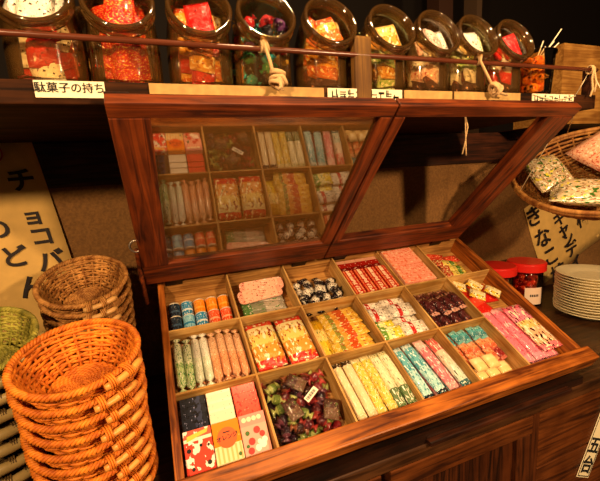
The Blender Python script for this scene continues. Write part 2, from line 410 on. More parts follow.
# R1C3 black and white twisted sweets
k = wrapper('wrapped_candy', twisted(.011, .026, .011), pack('black_white_wrap', [(0, '#151018'), (.3, '#efe6d6'), (.68, '#1a1218')], 'Y', [('#1a1016', 5, .56), ('#f5eee2', 7, .66), ('#a02418', 6, .68)]))
rows3 = [(.056, 4, .012), (.08, 4, .014), (.108, 4, .012), (.13, 4, .012), (.094, 3, .03)]
for r, (v, n, h) in enumerate(rows3):
    for i in range(n):
        k.put(TM(.327 + i * (.1 / max(1, n - 1)) if n > 3 else .34 + i * .036, v + J(.004), h, J(1.2), J(.3)), f'black and white twisted sweet, {place(i, n)} in the {["back", "second", "third", "front", "upper"][r]} row of its heap', 'candy', 'black and white twisted sweets')

# R1C4 red stick boxes
kb = boxkind('candy_box', .0335, .086, .02, pack('red_stick_box', [(0, '#8a140c'), (.1, '#e07a4a'), (.24, '#b81c12'), (.34, '#f4d6b4'), (.66, '#b81c12'), (.78, '#e89060'), (.92, '#8a140c')], 'X', [('#c8281a', 7, .56, (.3, 2.2, 1))], crinkle=0))
kd = boxkind('candy_box', .0335, .05, .02, pack('dark_red_stick_box', [(0, '#6e120e'), (.4, '#9a1c14'), (.75, '#d89a80')], 'Y', [('#e0b098', 5, .66)], crinkle=0))
for i in range(4):
    kb.put(TM(.326 + .15 + i * .0345 - .003, .098, .034, J(.02), .0), f'red and cream printed box, {place(i, 4)} in the front row of red boxes', 'candy box', 'red stick boxes')
    kd.put(TM(.473 + i * .0345, .03, .025, J(.02), .0), f'dark red box, {place(i, 4)} in the back row of red boxes', 'candy box', 'dark red stick boxes')
kl = boxkind('candy_box', .0335, .086, .022, MATS['red_stick_box'])
for i in range(4): kl.put(TM(.473 + i * .0345, .098, .012), f'red printed box in lower layer, {place(i, 4)} under the front red boxes', 'candy box', 'lower red stick boxes')

# R1C5 stacks of pink printed sheets
kb = boxkind('candy_carton', .104, .068, .0115, pack('pink_sheet', [(0, '#f7b08e'), (.08, '#f8a088'), (.92, '#f7b08e')], 'X', [('#ec6a40', 6, .56, (1.4, 1, 1)), ('#fbd0b0', 9, .62)], crinkle=0, rough=.4))
for c, v, nm in ((0, .036, 'back'), (1, .108, 'front')):
    for i in range(4):
        kb.put(TM(.664 + J(.002), v, .006 + i * .0118 + c * .0, J(.03)), f'pink printed flat carton, {updown(3 - i, 4)} of the {nm} pink stack', 'candy carton', 'pink printed cartons')

# R1C6 red packs behind, green yellow packs in front
kr = wrapper('candy_packet', pillow(.03, .075, .014), pack('red_pack', [(0, '#c01c14'), (.2, '#e0442a'), (.8, '#b81810')], 'Y', [('#f6c48c', 5, .6), ('#8a1410', 6, .62)]))
kg = wrapper('candy_packet', pillow(.03, .085, .014), pack('green_yellow_pack', [(0, '#d8b43a'), (.2, '#5e8a34'), (.4, '#e8cf60'), (.7, '#c04a24')], 'Y', [('#1e2a10', 6, .6), ('#f4e6a0', 6, .6)]))
for i, (u, v, h, a) in enumerate(((.80, .03, .012, 1.3), (.845, .05, .012, 1.6), (.79, .055, .02, 1.4))):
    kr.put(TM(u, v, h, a), f'red glossy packet, {["rearmost", "right hand", "left hand"][i]} one in the back right tray cell', 'candy packet', 'red packets in the back right cell')
for i in range(4):
    kg.put(TM(.812 + J(.006) + i * .004, .078 + i * .019, .026 - i * .004, 1.5 + J(.15), .1), f'green and yellow packet, {["rearmost", "second from back", "third from back", "frontmost"][i]} in the back right tray cell', 'candy packet', 'green yellow packets')

# R2C1 spotted candy tubes
wh = wrapper('candy_tube', twisted(.0088, .108, .009, .97), pack('white_spotted_tube', [(0, '#dfe6cc'), (.5, '#f2efe0')], 'Y', [('#3f8a4a', 9, .64, (1, 5, 1)), ('#d8605a', 8, .68, (1, 5, 1)), ('#fffdf0', 5, .62)]))
gr = wrapper('candy_tube', twisted(.0088, .108, .009, .97), pack('green_spotted_tube', [(0, '#b4cc8c'), (.5, '#dfe8c0')], 'Y', [('#2e7a3e', 6, .58, (1, 3, 1)), ('#fffdf0', 7, .6)]))
orr = wrapper('candy_tube', twisted(.0088, .108, .009, .97), pack('orange_spotted_tube', [(0, '#e8a070'), (.5, '#f2bc90')], 'Y', [('#6a2416', 9, .6, (1, 5, 1)), ('#f8e0c0', 6, .64)]))
seq = [(gr, 'green spotted'), (gr, 'green spotted'), (wh, 'white spotted'), (wh, 'white spotted'), (orr, 'orange spotted'), (orr, 'orange spotted'), (orr, 'orange spotted'), (orr, 'orange spotted')]
for i in range(7): orr.put(TM(.02 + i * .0185, .225, .0092, J(.01)), f'orange spotted candy tube in the bottom layer, {place(i, 7)} in its cell', 'candy tube', 'lower candy tubes')
for i, (kk, nm) in enumerate(seq):
    kk.put(TM(.0125 + i * .0179, .225 + J(.005), .028, J(.02)), f'{nm} candy tube with twisted ends, {place(i, 8)} in its upper layer', 'candy tube', 'upper candy tubes')

# R2C2 wide yellow orange noodle snack packs
k = wrapper('snack_packet', pillow(.066, .122, .019), pack('noodle_snack_pack', [(0, '#d0281c'), (.16, '#e89a3c'), (.45, '#f0d070'), (.7, '#e8d89c'), (.86, '#d63428')], 'Y', [('#8a2a14', 4, .62), ('#f8ecc0', 4.5, .6), ('#c87a2a', 6, .62), ('#5a8a2e', 5, .7)]))
for i, (u, v, h, a, nm) in enumerate(((.19, .225, .0105, .01, 'lower left'), (.262, .225, .0105, -.01, 'lower right'), (.191, .224, .033, .035, 'upper left'), (.262, .226, .033, .03, 'upper right'))):
    k.put(TM(u, v, h, a, 0), f'{nm} wide yellow snack packet with red ends and noodle picture', 'snack packet', 'wide yellow snack packets')

# R2C3 shingled orange packs, yellow ones at the left
k = wrapper('candy_packet', pillow(.04, .1, .011), pack('orange_green_pack', [(0, '#d8a83a'), (.16, '#e8b848'), (.36, '#c8501c'), (.6, '#e0963a'), (.72, '#8a8a34'), (.84, '#d8b040')], 'Y', [('#f6dc90', 5, .6), ('#a83018', 5, .63)]))
ky = wrapper('candy_packet', pillow(.026, .11, .014), pack('yellow_pack', [(0, '#f2cf3a'), (.4, '#fae28a'), (.7, '#e8b820')], 'Y', [('#3a6a24', 6, .66), ('#c43a1c', 6, .68)]))
for i in range(2): ky.put(TM(.323 + i * .025, .226, .009, .03), f'{["left", "right"][i]} of two upright yellow packets beside the orange shingled packets', 'candy packet', 'upright yellow packets')
for i in range(6): k.put(TM(.389 + J(.003), .18 + i * .019, .022 + .003 * (i % 2), 1.57 + .06 + J(.05), -.0, .22), f'orange and green packet, {["rearmost", "second from back", "third from back", "fourth from back", "fifth from back", "frontmost"][i]} of the shingled row', 'candy packet', 'orange green packets')

# R2C4 silver, red and yellow packs
ks = wrapper('candy_packet', pillow(.042, .07, .013), pack('silver_red_pack', [(0, '#c8beb0'), (.3, '#e8e0d4'), (.55, '#c02a24'), (.7, '#d8d0c4')], 'Y', [('#3a302c', 6, .62), ('#fffaf0', 5, .6)]))
kq = wrapper('candy_packet', pillow(.042, .07, .013), pack('yellow_green_pack', [(0, '#e8d040'), (.4, '#f4ec9c'), (.65, '#6a9a34')], 'Y', [('#2e5a22', 6, .62), ('#ffffe8', 5, .6)]))
for r in range(4):
    for i in range(2):
        kk, nm = (kq, 'yellow and green') if r >= 2 and i == 0 else (ks, 'silver and red')
        kk.put(TM(.49 + i * .07, .176 + r * .03, .012 + .013 * (r % 2), 1.57 + J(.1), 0, 0), f'{nm} small packet, {["left", "right"][i]} one in the {["back", "second", "third", "front"][r]} row', 'candy packet', 'small silver or yellow packets')

# R2C5 brown plum sweets in clear wraps
k = wrapper('wrapped_candy', pillow(.028, .062, .018, .16), pack('plum_wrap', [(0, '#c08a7c'), (.14, '#4e1e20'), (.86, '#b88474')], 'Y', [('#a86a5c', 5, .66), ('#2a0e10', 4, .55)], rough=.12, crinkle=1))
for r in range(2):
    for i in range(4):
        k.put(TM(.632 + i * .0325, .19 + r * .066, .011, .12 + J(.08)), f'dark plum packet in clear wrap, {place(i, 4)} of the {["back", "front"][r]} row', 'candy packet', 'dark plum packets')
for i in range(4):
    k.put(TM(.634 + i * .0315, .222 + J(.006), .03, .2 + J(.12)), f'dark plum packet in clear wrap, {place(i, 4)} of those lying on top', 'candy packet', 'dark plum packets')

# R2C6 - R3C6 yellow minis, red packs, long pink packs
k = wrapper('candy_packet', pillow(.036, .043, .012), pack('mini_yellow', [(0, '#f0c23c'), (.3, '#f8e8b0'), (.75, '#f0c23c')], 'X', [('#3a2418', 5, .6), ('#fffbe8', 4, .62)]))
kr2 = wrapper('candy_packet', pillow(.062, .07, .014), pack('plain_red_pack', [(0, '#c41c14'), (.5, '#e2402a')], 'Y', [('#f0785a', 4, .64)]))
kr2.put(TM(.782, .19, .0095, .05), 'red glossy packet under the small yellow packets, left one', 'candy packet', 'red packets under yellow')
kr2.put(TM(.85, .2, .0095, -.05), 'red glossy packet under the small yellow packets, right one', 'candy packet', 'red packets under yellow')
kr2.put(TM(.788, .248, .02, .25), 'red glossy packet between the yellow packets and pink packets', 'candy packet', 'red packets under yellow')
for i, (u, v, a) in enumerate(((.778, .17, .9), (.832, .178, .5), (.812, .212, .8), (.868, .212, .6))):
    k.put(TM(u, v, .026, a), f'small yellow square packet, {["leftmost", "rear right", "front left", "rightmost"][i]} of the four on red packets', 'candy packet', 'small yellow packets')
kp_ = wrapper('candy_packet', pillow(.046, .16, .013), pack('long_pink_pack', [(0, '#f090a4'), (.1, '#f47a90'), (.9, '#f8b0b8')], 'Y', [('#c43050', 5, .64, (1, 3, 1)), ('#3a1018', 8, .68, (1, 3, 1)), ('#fac8c8', 4, .62)]))
kt_ = wrapper('candy_packet', pillow(.066, .14, .012), pack('pink_printed_pack', [(0, '#f47a84'), (.12, '#f6b48c'), (.45, '#f2c070'), (.62, '#f488a0'), (.9, '#f06a80')], 'Y', [('#28100e', 7, .57), ('#fbe8c8', 5, .58)]))
for i in range(3): kp_.put(TM(.7705 + i * .0485, .35, .0085, J(.01)), f'long pink packet in the lower layer, {["left", "middle", "right"][i]} one', 'candy packet', 'lower long pink packets')
for i in range(2): kp_.put(TM(.774 + i * .0475, .348, .0245, J(.012)), f'long pink packet lying {["left of", "right of"][i]} the other in the upper layer', 'candy packet', 'upper long pink packets')
kt_.put(TM(.856, .35, .0395 if False else .038, .01), 'pink and yellow packet with bold black printing at the right rim', 'candy packet')

# R3C1 shingled flat boxes
def gumbox(nm, mat, txt=None):
    def b():
        o = obj('candy_box', MB().box(-.0225, .0225, -.03, .03, -.006, .006), mat, None, bevel=.001)
        return o
    return Kind(b)
navy = gumbox('navy', pack('navy_box', [(0, '#161a28'), (.5, '#2e3450'), (.8, '#161a28')], 'X', [('#8a8ab0', 6, .66), ('#0a0a12', 5, .55)], crinkle=0))
white = gumbox('white', pack('white_box', [(0, '#f0e0c8'), (.9, '#f6ead6')], 'Y', [('#3a3028', 8, .7, (1, 2, 1))], crinkle=0))
redb = gumbox('red', pack('red_box', [(0, '#e04030'), (.5, '#e8503c')], 'Y', [('#b81c18', 7, .6), ('#f6a894', 6, .68)], crinkle=0))
V = [.334, .351, .368]
def sh(u, v, a=0): return TM(u, v, .026, a, rad(14))
for i in range(3):
    navy.put(sh(.027, V[i]), f'navy printed flat box, {["rearmost", "middle", "frontmost"][i]} of the navy shingled boxes', 'candy box', 'navy shingled boxes')
    white.put(sh(.0745, V[i]), f'white printed flat box, {["rearmost", "middle", "frontmost"][i]} of the white shingled boxes behind the orange box', 'candy box', 'white shingled boxes')
    redb.put(sh(.122, V[i]), f'red printed flat box, {["rearmost", "middle", "frontmost"][i]} of the red shingled boxes', 'candy box', 'red shingled boxes')
# the three boxes on show
def disc(r, z, n=28, cx=0, cy=0): return [(cx + r * cos(2 * pi * j / n), cy + r * sin(2 * pi * j / n), z) for j in range(n)]
zt = .0102
def showbox(u, name, label, mat):
    t = thing(name, label, 'candy box', TM(u, .4, .029, 0, rad(14)))
    obj('carton', MB().box(-.023, .023, -.033, .033, -.01, .01), mat, t, bevel=.001)
    return t
t = showbox(.0745, 'orange_gum_box', 'orange and cream box with a round orange emblem and dark lettering', pack('orange_box', [(0, '#f4e0b0'), (.42, '#f08a20'), (1, '#f09028')], 'Y', [('#f6a850', 3, .66)], crinkle=0))
b = MB()
for i in range(6): b.box(-.0195 + i * .0075, -.0165 + i * .0075, -.031, -.006, zt, zt + .0002)
obj('printed_stripe', b, plain('orange_stripe', '#e8b870', .4), t)
obj('emblem', MB().loft([disc(.0165, zt + .0001, cy=.006), disc(.0165, zt + .0006, cy=.006)]), plain('deep_orange', '#e85a14', .4), t)
writing('lettering', 'オレンジ', .0092, plain('brown_ink', '#2e120a', .6), t, T3(0, .006, zt + .001) @ RZ(.08), bold=.0002, extrude=.0002)
obj('printed_bar', MB().box(-.006, .006, .0135, .0155, zt + .0005, zt + .001), MATS['brown_ink'], t)
obj('leaf', MB().loft([disc(.003, zt, cx=.017, cy=-.024), disc(.003, zt + .0004, cx=.017, cy=-.024)]), plain('leaf_green', '#3c6a22', .5), t)
t = showbox(.027, 'red_white_gum_box', 'red and white box with a yellow flash left of the orange box', pack('red_white_box', [(0, '#e84838'), (.72, '#f0e4d0'), (.8, '#e86050')], 'Y', [('#f6ece0', 3.2, .56)], crinkle=0))
obj('flash', MB().loft([[(-.018, .016, z), (.016, .024, z), (.018, .03, z), (-.017, .024, z)] for z in (zt, zt + .0004)]), plain('yellow_flash', '#f0c040', .4), t)
for cx, cy, r in ((-.016, .002, .0035), (.014, -.022, .0035), (-.012, -.026, .0028), (.004, .006, .0025), (.016, .004, .002)): obj('printed_dot', MB().loft([disc(r, zt, cx=cx, cy=cy), disc(r, zt + .0005, cx=cx, cy=cy)]), m_ink, t)
t = showbox(.122, 'strawberry_gum_box', 'pink box printed with strawberries and white blossoms right of the orange box', pack('pink_box', [(0, '#f6b0a0'), (.7, '#f49a90'), (1, '#f8c8b4')], 'Y', crinkle=0))
for nm, mat, sp in (('strawberry', plain('berry_red', '#d02a24', .4), ((-.008, -.012, .006), (.004, .004, .006), (-.012, -.026, .0055), (.012, -.004, .005))),
                    ('blossom', plain('blossom_white', '#fff4e4', .5), ((.01, -.02, .0062), (.001, -.024, .0055), (.014, -.014, .005), (.005, -.015, .004))),
                    ('leaf', MATS['leaf_green'], ((-.013, .002, .004), (-.016, -.018, .003))), ('printed_letter', plain('letter_cream', '#fbe6c0', .5), ((-.015, .024, .0042), (-.006, .024, .0042), (.003, .024, .0042), (.012, .024, .0042)))):
    for j, (cx, cy, r) in enumerate(sp):
        obj(nm, MB().loft([disc(r, zt, 10, cx, cy), disc(r, zt + .0003 + .0001 * j + (.0004 if nm == 'blossom' else 0), 10, cx, cy)]), mat, t)

# R3C2 heap of dark round sweets
dk = {}
for nm, a, b_ in (('dark red', '#4a0c10', '#8a2a24'), ('green', '#5a6a2a', '#a0a45e'), ('purple', '#24101a', '#5a2c3a'), ('brown', '#30160e', '#7a4224'), ('crimson', '#6a1018', '#a8403a')):
    dk[nm] = wrapper('wrapped_candy', twisted(.0095, .019, .008), pack('ball_' + nm.replace(' ', '_'), [(0, b_), (.32, a), (.68, b_)], 'Y', [(b_, 5, .62)], rough=.12))
hs = random.Random(3)
plan = [['crimson', 'purple', 'brown', 'dark red', 'dark red', 'green'], ['purple', 'dark red', 'brown', 'crimson', 'dark red', 'green'], ['purple', 'green', 'brown', 'purple', 'dark red', 'crimson'], ['brown', 'green', 'dark red', 'purple', 'brown', 'crimson'], ['purple', 'green', 'green', 'dark red', 'crimson', 'purple'], ['brown', 'purple', 'green', 'green', 'dark red', 'crimson']]
for L in range(2):
    for r in range(6 - L):
        for i in range(6 - L):
            nm = plan[(r + 2 * L) % 6][(i + L) % 6]
            dk[nm].put(TM(.166 + L * .011 + i * .0225 + hs.uniform(-.003, .003), .316 + L * .011 + r * .0212 + hs.uniform(-.003, .003), .0105 + L * .017 + hs.uniform(0, .003), hs.uniform(-1.5, 1.5), hs.uniform(-.4, .4)),
                       f'{nm} round sweet, {place(i, 6 - L)} in {["back", "second", "third", "fourth", "fifth", "sixth"][r]} row of the heap {["bottom", "top"][L]} layer', 'candy', 'heap of dark round sweets')
t = thing('price_tag', 'small white price tag lying on the heap of dark round sweets', 'tag', TM(.243, .365, .042, .6, .1))
obj('card', MB().box(-.017, .017, -.006, .006, -.0006, .0006), plain('white_card', '#f4ead8', .6), t)
b = MB()
for i in range(9): b.box(-.014 + i * .003, -.0127 + i * .003 + .0006 * (i % 2), -.003, .003, .0006, .0009)
obj('printed_bar', b, m_ink, t)
kc = wrapper('candy_packet', pillow(.03, .038, .01, .14), pack('clear_brown_pack', [(0, '#6a4c3a'), (.5, '#4a2a22')], 'Y', [('#5e7a3a', 4, .62), ('#b89a84', 5, .66)], rough=.12, crinkle=.8))
for i, (u, v, a) in enumerate(((.222, .336, .9), (.198, .385, .3), (.268, .405, -.4))):
    kc.put(TM(u, v, .045, a, .1, .1), f'clear brownish packet lying {["at the back", "at the left front", "at the right front"][i]} on the heap of round sweets', 'candy packet', 'clear packets on the heap')

# R3C3 long yellow and cream sticks
def stickmat(nm, a, b_, tip, pr): return pack(nm, [(0, a), (.08, b_), (.9, tip)], 'Y', pr)
sy = wrapper('snack_stick', pillow(.0225, .126, .0165, .07), stickmat('yellow_stick', '#e8c860', '#f0d05a', '#e8dca0', [('#4a7a34', 4, .64, (1, 3, 1)), ('#fff6d0', 5, .6, (1, 3, 1)), ('#8a4a20', 6, .68)]))
sc_ = wrapper('snack_stick', pillow(.021, .126, .0165, .07), stickmat('cream_stick', '#e8c898', '#f4dcae', '#2a2018', [('#fff0d4', 4, .6, (1, 2, 1))]))
sg = wrapper('snack_stick', pillow(.0225, .126, .0165, .07), pack('cream_green_stick', [(0, '#5e7a4a'), (.3, '#e8e0b8'), (.38, '#f4eac0'), (.9, '#d8d49a')], 'Y', [('#3e5e34', 7, .62), ('#fffbe0', 6, .6)]))
sq = [(sc_, 'cream'), (sc_, 'cream'), (sy, 'yellow'), (sy, 'yellow'), (sg, 'green ended cream'), (sg, 'green ended cream')]
for i, (kk, nm) in enumerate(sq):
    kk.put(TM(.323 + i * .0228, .372, .0285 + .002 * (i % 2), .02 + J(.015)), f'{nm} snack stick, {place(i, 6)} in the row of pale sticks', 'snack stick', 'pale snack sticks')
for i in range(5): sy.put(TM(.322 + i * .0255, .372, .0095, .0), f'yellow snack stick in the bottom layer, {place(i, 5)} beneath the pale sticks', 'snack stick', 'lower snack sticks')

# R3C4 shiny aqua and pink sticks
sa = wrapper('snack_stick', pillow(.027, .128, .0175, .06), pack('aqua_stick', [(0, '#1e2a34'), (.06, '#a8dce0'), (.5, '#6ab8c4'), (.9, '#c8e4e4')], 'Y', [('#e8fbfb', 4, .58, (1, 2.4, 1)), ('#3a8ea0', 5, .6, (1, 2, 1)), ('#d87a90', 5, .72)], rough=.12, crinkle=.6))
sp_ = wrapper('snack_stick', pillow(.027, .128, .0175, .06), pack('pink_stick', [(0, '#e8a0a0'), (.1, '#e87a86'), (.8, '#f4c0bc')], 'Y', [('#f8e0dc', 4, .58, (1, 2.4, 1)), ('#b02a3a', 5, .66)], rough=.14, crinkle=.6))
sm = wrapper('snack_stick', pillow(.027, .128, .0175, .06), pack('mixed_stick', [(0, '#3a6a70'), (.1, '#c8d8c8'), (.4, '#e8c8b0'), (.7, '#d8605a')], 'Y', [('#1e3a2a', 5, .62), ('#f4ecd8', 5, .58)], rough=.14, crinkle=.6))
for i, (kk, nm) in enumerate(((sa, 'aqua'), (sp_, 'pink'), (sa, 'aqua'), (sp_, 'pink'))):
    kk.put(TM(.471 + i * .034, .372, .0095, .0), f'{nm} shiny snack stick in the bottom layer, {place(i, 4)}', 'snack stick', 'lower shiny sticks')
for i, (kk, nm, u, v, a) in enumerate(((sa, 'aqua', .475, .374, .05), (sa, 'aqua', .508, .371, .09), (sp_, 'pink', .541, .369, .08), (sm, 'many coloured', .574, .372, .07))):
    kk.put(TM(u, v, .0295, a, .0), f'{nm} shiny snack stick on top, {place(i, 4)} in its cell', 'snack stick', 'shiny sticks')

# R3C5 blue, orange red, cream sweets
kb_ = wrapper('wrapped_candy', pillow(.023, .038, .014, .2), pack('teal_wrap', [(0, '#6ab4b4'), (.2, '#2e7e8a'), (.5, '#4aa4ac'), (.8, '#7ac0bc')], 'Y', [('#123a44', 4, .62), ('#c8e8e4', 5, .62)], rough=.15, crinkle=1))
ko_ = wrapper('wrapped_candy', pillow(.023, .036, .014, .2), pack('coral_wrap', [(0, '#f0a070'), (.2, '#d85a30'), (.5, '#f08a54'), (.8, '#f0a878')], 'Y', [('#a02c18', 4, .6), ('#f8c8a4', 5, .62)], rough=.15, crinkle=1))
kr_ = wrapper('wrapped_candy', pillow(.023, .036, .014, .2), pack('ruby_wrap', [(0, '#c86a5a'), (.2, '#8a1a18'), (.8, '#c05a4a')], 'Y', [('#e89080', 4, .62)], rough=.15, crinkle=1))
kc_ = wrapper('candy_block', pillow(.032, .034, .016, .04), pack('cream_wrap', [(0, '#f2cd8a'), (.5, '#f6d89c')], 'Y', [('#e8b470', 4, .64)], crinkle=.3))
for r, (kk, nm, v) in enumerate(((kb_, 'teal', .322), (ko_, 'coral', .358), (ko_, 'coral', .383))):
    for i in range(5):
        k2, n2 = (kr_, 'ruby') if (r == 2 and i == 4) else (kk, nm)
        k2.put(TM(.619 + i * .0262, v, .021 + .004 * (i % 2), .15 + J(.15), .12), f'{n2} wrapped sweet, {place(i, 5)} in the {["back", "middle", "front"][r]} row of its cell', 'candy', 'teal and coral sweets')
for r in range(4):
    for i in range(4): ko_.put(TM(.624 + i * .0325, .322 + r * .0355, .0075, .0), f'coral wrapped sweet of the bottom layer, {place(i, 4)} in its {["back", "second", "third", "front"][r]} row', 'candy', 'coral sweets of the bottom layer')
for r in range(1):
    for i in range(3): kc_.put(TM(.629 + i * .035, .421, .0245, J(.05)), f'cream coloured sweet block, {["left", "middle", "right"][i]} of three at the front rim', 'candy', 'cream sweet blocks')
for i in range(2): kc_.put(TM(.632 + i * .036, .404, .0395, J(.1)), f'cream coloured sweet block, {["left", "right"][i]} one of two lying on top', 'candy', 'cream sweet blocks')

# ------------------------------------------------------------------ glass jars on the shelf
m_jar = glass('jar_glass', '#fdf6e2', .05, .05, 1.45, 1.1, .03)
def jarmesh(r0, r1, rim=False):
    """short upright body whose wall bends forward into a wide slanted mouth"""
    b = MB(); n = 40; rings = []
    def ring(c, ca, r, y0):
        return [(r * cos(2 * pi * j / n), c[0] + r * sin(2 * pi * j / n) * cos(ca), c[1] + r * sin(2 * pi * j / n) * sin(ca)) for j in range(n)]
    P = (-.05, .052)
    out = [((0, 0.0), 0, r0 * .9), ((0, .003), 0, r0 * .97), ((0, .012), 0, r0), ((0, .052), 0, r0)]
    for q in range(1, 9):
        a = rad(66) * q / 8; rr = r0 + (r1 - r0) * (q / 8) ** 1.5
        out.append(((P[0] + r0 * cos(a), P[1] + r0 * sin(a)), a, rr))
    c, a, rr = out[-1]; nd = (-sin(a), cos(a))
    for d, q in ((.003, 1.0), (.006, 1.0), (.009, 1.0), (.012, 1.0), (.014, 1.0), (.016, 1.0), (.018, 1.0), (.021, 1.0)):
        out.append(((c[0] + nd[0] * d, c[1] + nd[1] * d), a, rr * q))
    if rim: return MB().loft([ring(c, a, rr * q, 0) if False else [(x_, y_ + nd[0] * d, z_ + nd[1] * d) for x_, y_, z_ in ring(c, a, rr * q, 0)] for d, q in ((.002, 1.02), (.004, 1.09), (.009, 1.09), (.011, 1.02), (.014, 1.02), (.016, 1.08), (.022, 1.08), (.0235, 1.0), (.0225, .95), (.012, .945), (.002, .96))], loop=True)
    inn = [(o[0], o[1], o[2] - .0032) for o in reversed(out[3:-8] + [out[-1]])] + [((0, .012), 0, r0 - .0035), ((0, .006), 0, r0 * .9)]
    for o in out + inn: rings.append(ring(*o, 0))
    return b.loft(rings)
def jarbuild(): 
    o = obj('glass_jar', jarmesh(.0495, .0435), m_jar, None, True)
    obj('mouth_rim', jarmesh(.0495, .0435, True), glass('jar_rim_glass', '#f8ecc8', .16, .06, 1.5, 1.3, .04), o, True); return o
jk = Kind(jarbuild)
jx = [-.106, -.006, .102, .203, .313, .433, .536, .632, .732]
jd = ['leftmost glass jar, filled with red and white packets', 'second glass jar from left, filled with red gold lettered packets', 'third glass jar from left, filled with orange and yellow packets',
      'glass jar full of small green and dark wrapped sweets behind the knotted twine', 'glass jar of golden packets just left of the wooden rail post', 'glass jar of pale green and golden packets right of the rail post',
      'glass jar of white and pink packets, seventh from left', 'glass jar of cream packets, eighth from left', 'glass jar with red and white black-marked packets at the right end']
js = ['the leftmost jar', 'the second jar from left', 'the third jar from left', 'the jar behind the knotted twine', 'the jar left of the rail post', 'the jar right of the rail post', 'the seventh jar from left', 'the eighth jar from left', 'the rightmost glass jar']
def P_(nm, st, pr, w=.036, l=.05, t=.012, **k): return (wrapper('candy_packet', pillow(w, l, t, .12), pack(nm, st, 'Y', pr, **k)), nm)
pr_ = wrapper('candy_packet', pillow(.0385, .048, .012, .1), pack('jar_red', [(0, '#b8140e'), (.5, '#d8241a'), (.9, '#a8100c')], 'Y', [('#6e0a08', 4, .62)]))
pw_ = wrapper('candy_packet', pillow(.0385, .048, .012, .1), pack('jar_white', [(0, '#efe6d4'), (.5, '#f8f2e4')], 'Y', [('#3a3028', 6, .63), ('#b02a20', 6, .68)]))
pg_ = wrapper('candy_packet', pillow(.0385, .048, .012, .1), pack('jar_red_gold', [(0, '#c01810'), (.55, '#e8301c'), (.85, '#b01410')], 'Y', [('#f0b040', 7, .6, (1, 2.4, 1))]))
po_ = wrapper('candy_packet', pillow(.0385, .048, .012, .1), pack('jar_orange', [(0, '#d86a1a'), (.4, '#f0a838'), (.7, '#e0501c')], 'Y', [('#f8e0a0', 5, .6), ('#a02414', 5, .64)]))
py_ = wrapper('candy_packet', pillow(.0385, .048, .012, .1), pack('jar_gold', [(0, '#d89a38'), (.5, '#f0c468')], 'Y', [('#fbeab8', 4, .58), ('#a8561c', 5, .62)], rough=.15))
pgr = wrapper('candy_packet', pillow(.0385, .048, .012, .1), pack('jar_green', [(0, '#a8c070'), (.5, '#dce0a0')], 'Y', [('#5e9a44', 5, .6), ('#f6f2cc', 5, .58)], rough=.15))
pp_ = wrapper('candy_packet', pillow(.0385, .048, .012, .1), pack('jar_pink', [(0, '#e8b4a4'), (.5, '#f4d8c8')], 'Y', [('#c04a44', 5, .62), ('#fff6ea', 5, .6)]))
pd_ = wrapper('candy_packet', pillow(.0385, .048, .012, .1), pack('jar_dark', [(0, '#3a1410'), (.5, '#5e2418')], 'Y', [('#c88a60', 5, .68)], rough=.15))
pl_ = wrapper('candy_packet', pillow(.0385, .048, .012, .1), pack('jar_scarlet', [(0, '#d01c20'), (.5, '#e83030')], 'Y', [('#f8e8e0', 4, .7)]))
fills = [[(pr_, 'red'), (pr_, 'red'), (pw_, 'white printed')], [(pg_, 'red and gold')], [(po_, 'orange'), (py_, 'golden'), (pr_, 'red')], None, [(py_, 'golden'), (po_, 'orange'), (pd_, 'dark')],
         [(pgr, 'pale green'), (py_, 'golden')], [(pw_, 'white printed'), (pp_, 'pink'), (pd_, 'dark')], [(pgr, 'pale green'), (pw_, 'white printed'), (pd_, 'dark')], [(pw_, 'white printed'), (pl_, 'scarlet'), (pd_, 'dark')]]
JY = -.28
js_r = random.Random(11)
for q, x in enumerate(jx):
    jk.put(T3(x, JY, SZ + .0005), jd[q], 'jar', 'glass jars on the shelf')
    if fills[q]:
        ci = 0
        for L, z in enumerate((.02, .043, .068, .094)):
            for s, (dx, dy) in enumerate(((-.021, -.01), (.021, -.009), (0, -.023), (-.017, .012), (.017, .014))):
                f = fills[q]; lower = L == 0 and len(f) > 2
                kk, nm = f[2] if (lower and f[2][1] == 'dark') else (f[-1] if (L >= 2 and q in (0, 8) and s < 2 and f[1][1] != 'dark' and q == 0) else f[ci % min(len(f), 2 if f[-1][1] == 'dark' else 3)]); ci += 1
                kk.put(T3(x + dx * .8, JY + dy + (-.004, -.004, -.006, -.012)[L], SZ + z + js_r.uniform(-.002, .002)) @ Euler((1.25 + js_r.uniform(-.25, .2), js_r.uniform(-.35, .35), js_r.uniform(-.3, .3))).to_matrix().to_4x4(),
                       f'{nm} packet, {["bottom", "lower", "upper", "top"][L]} {["left", "right", "middle", "rear left", "rear right"][s]} inside {js[q]}', 'candy packet', 'packets inside ' + js[q])
cset = {}
for nm, c in (('dark green', '#2e8a58'), ('teal', '#48b0a8'), ('violet', '#5a2e5e'), ('red', '#a81c1c'), ('black', '#14100e'), ('gold', '#c8983a')):
    cset[nm] = wrapper('wrapped_candy', twisted(.0098, .018, .005), pack('jarball_' + nm.replace(' ', '_'), [(0, c), (1, c)], 'Y', [('#e8e0d0', 5, .68)], rough=.1))
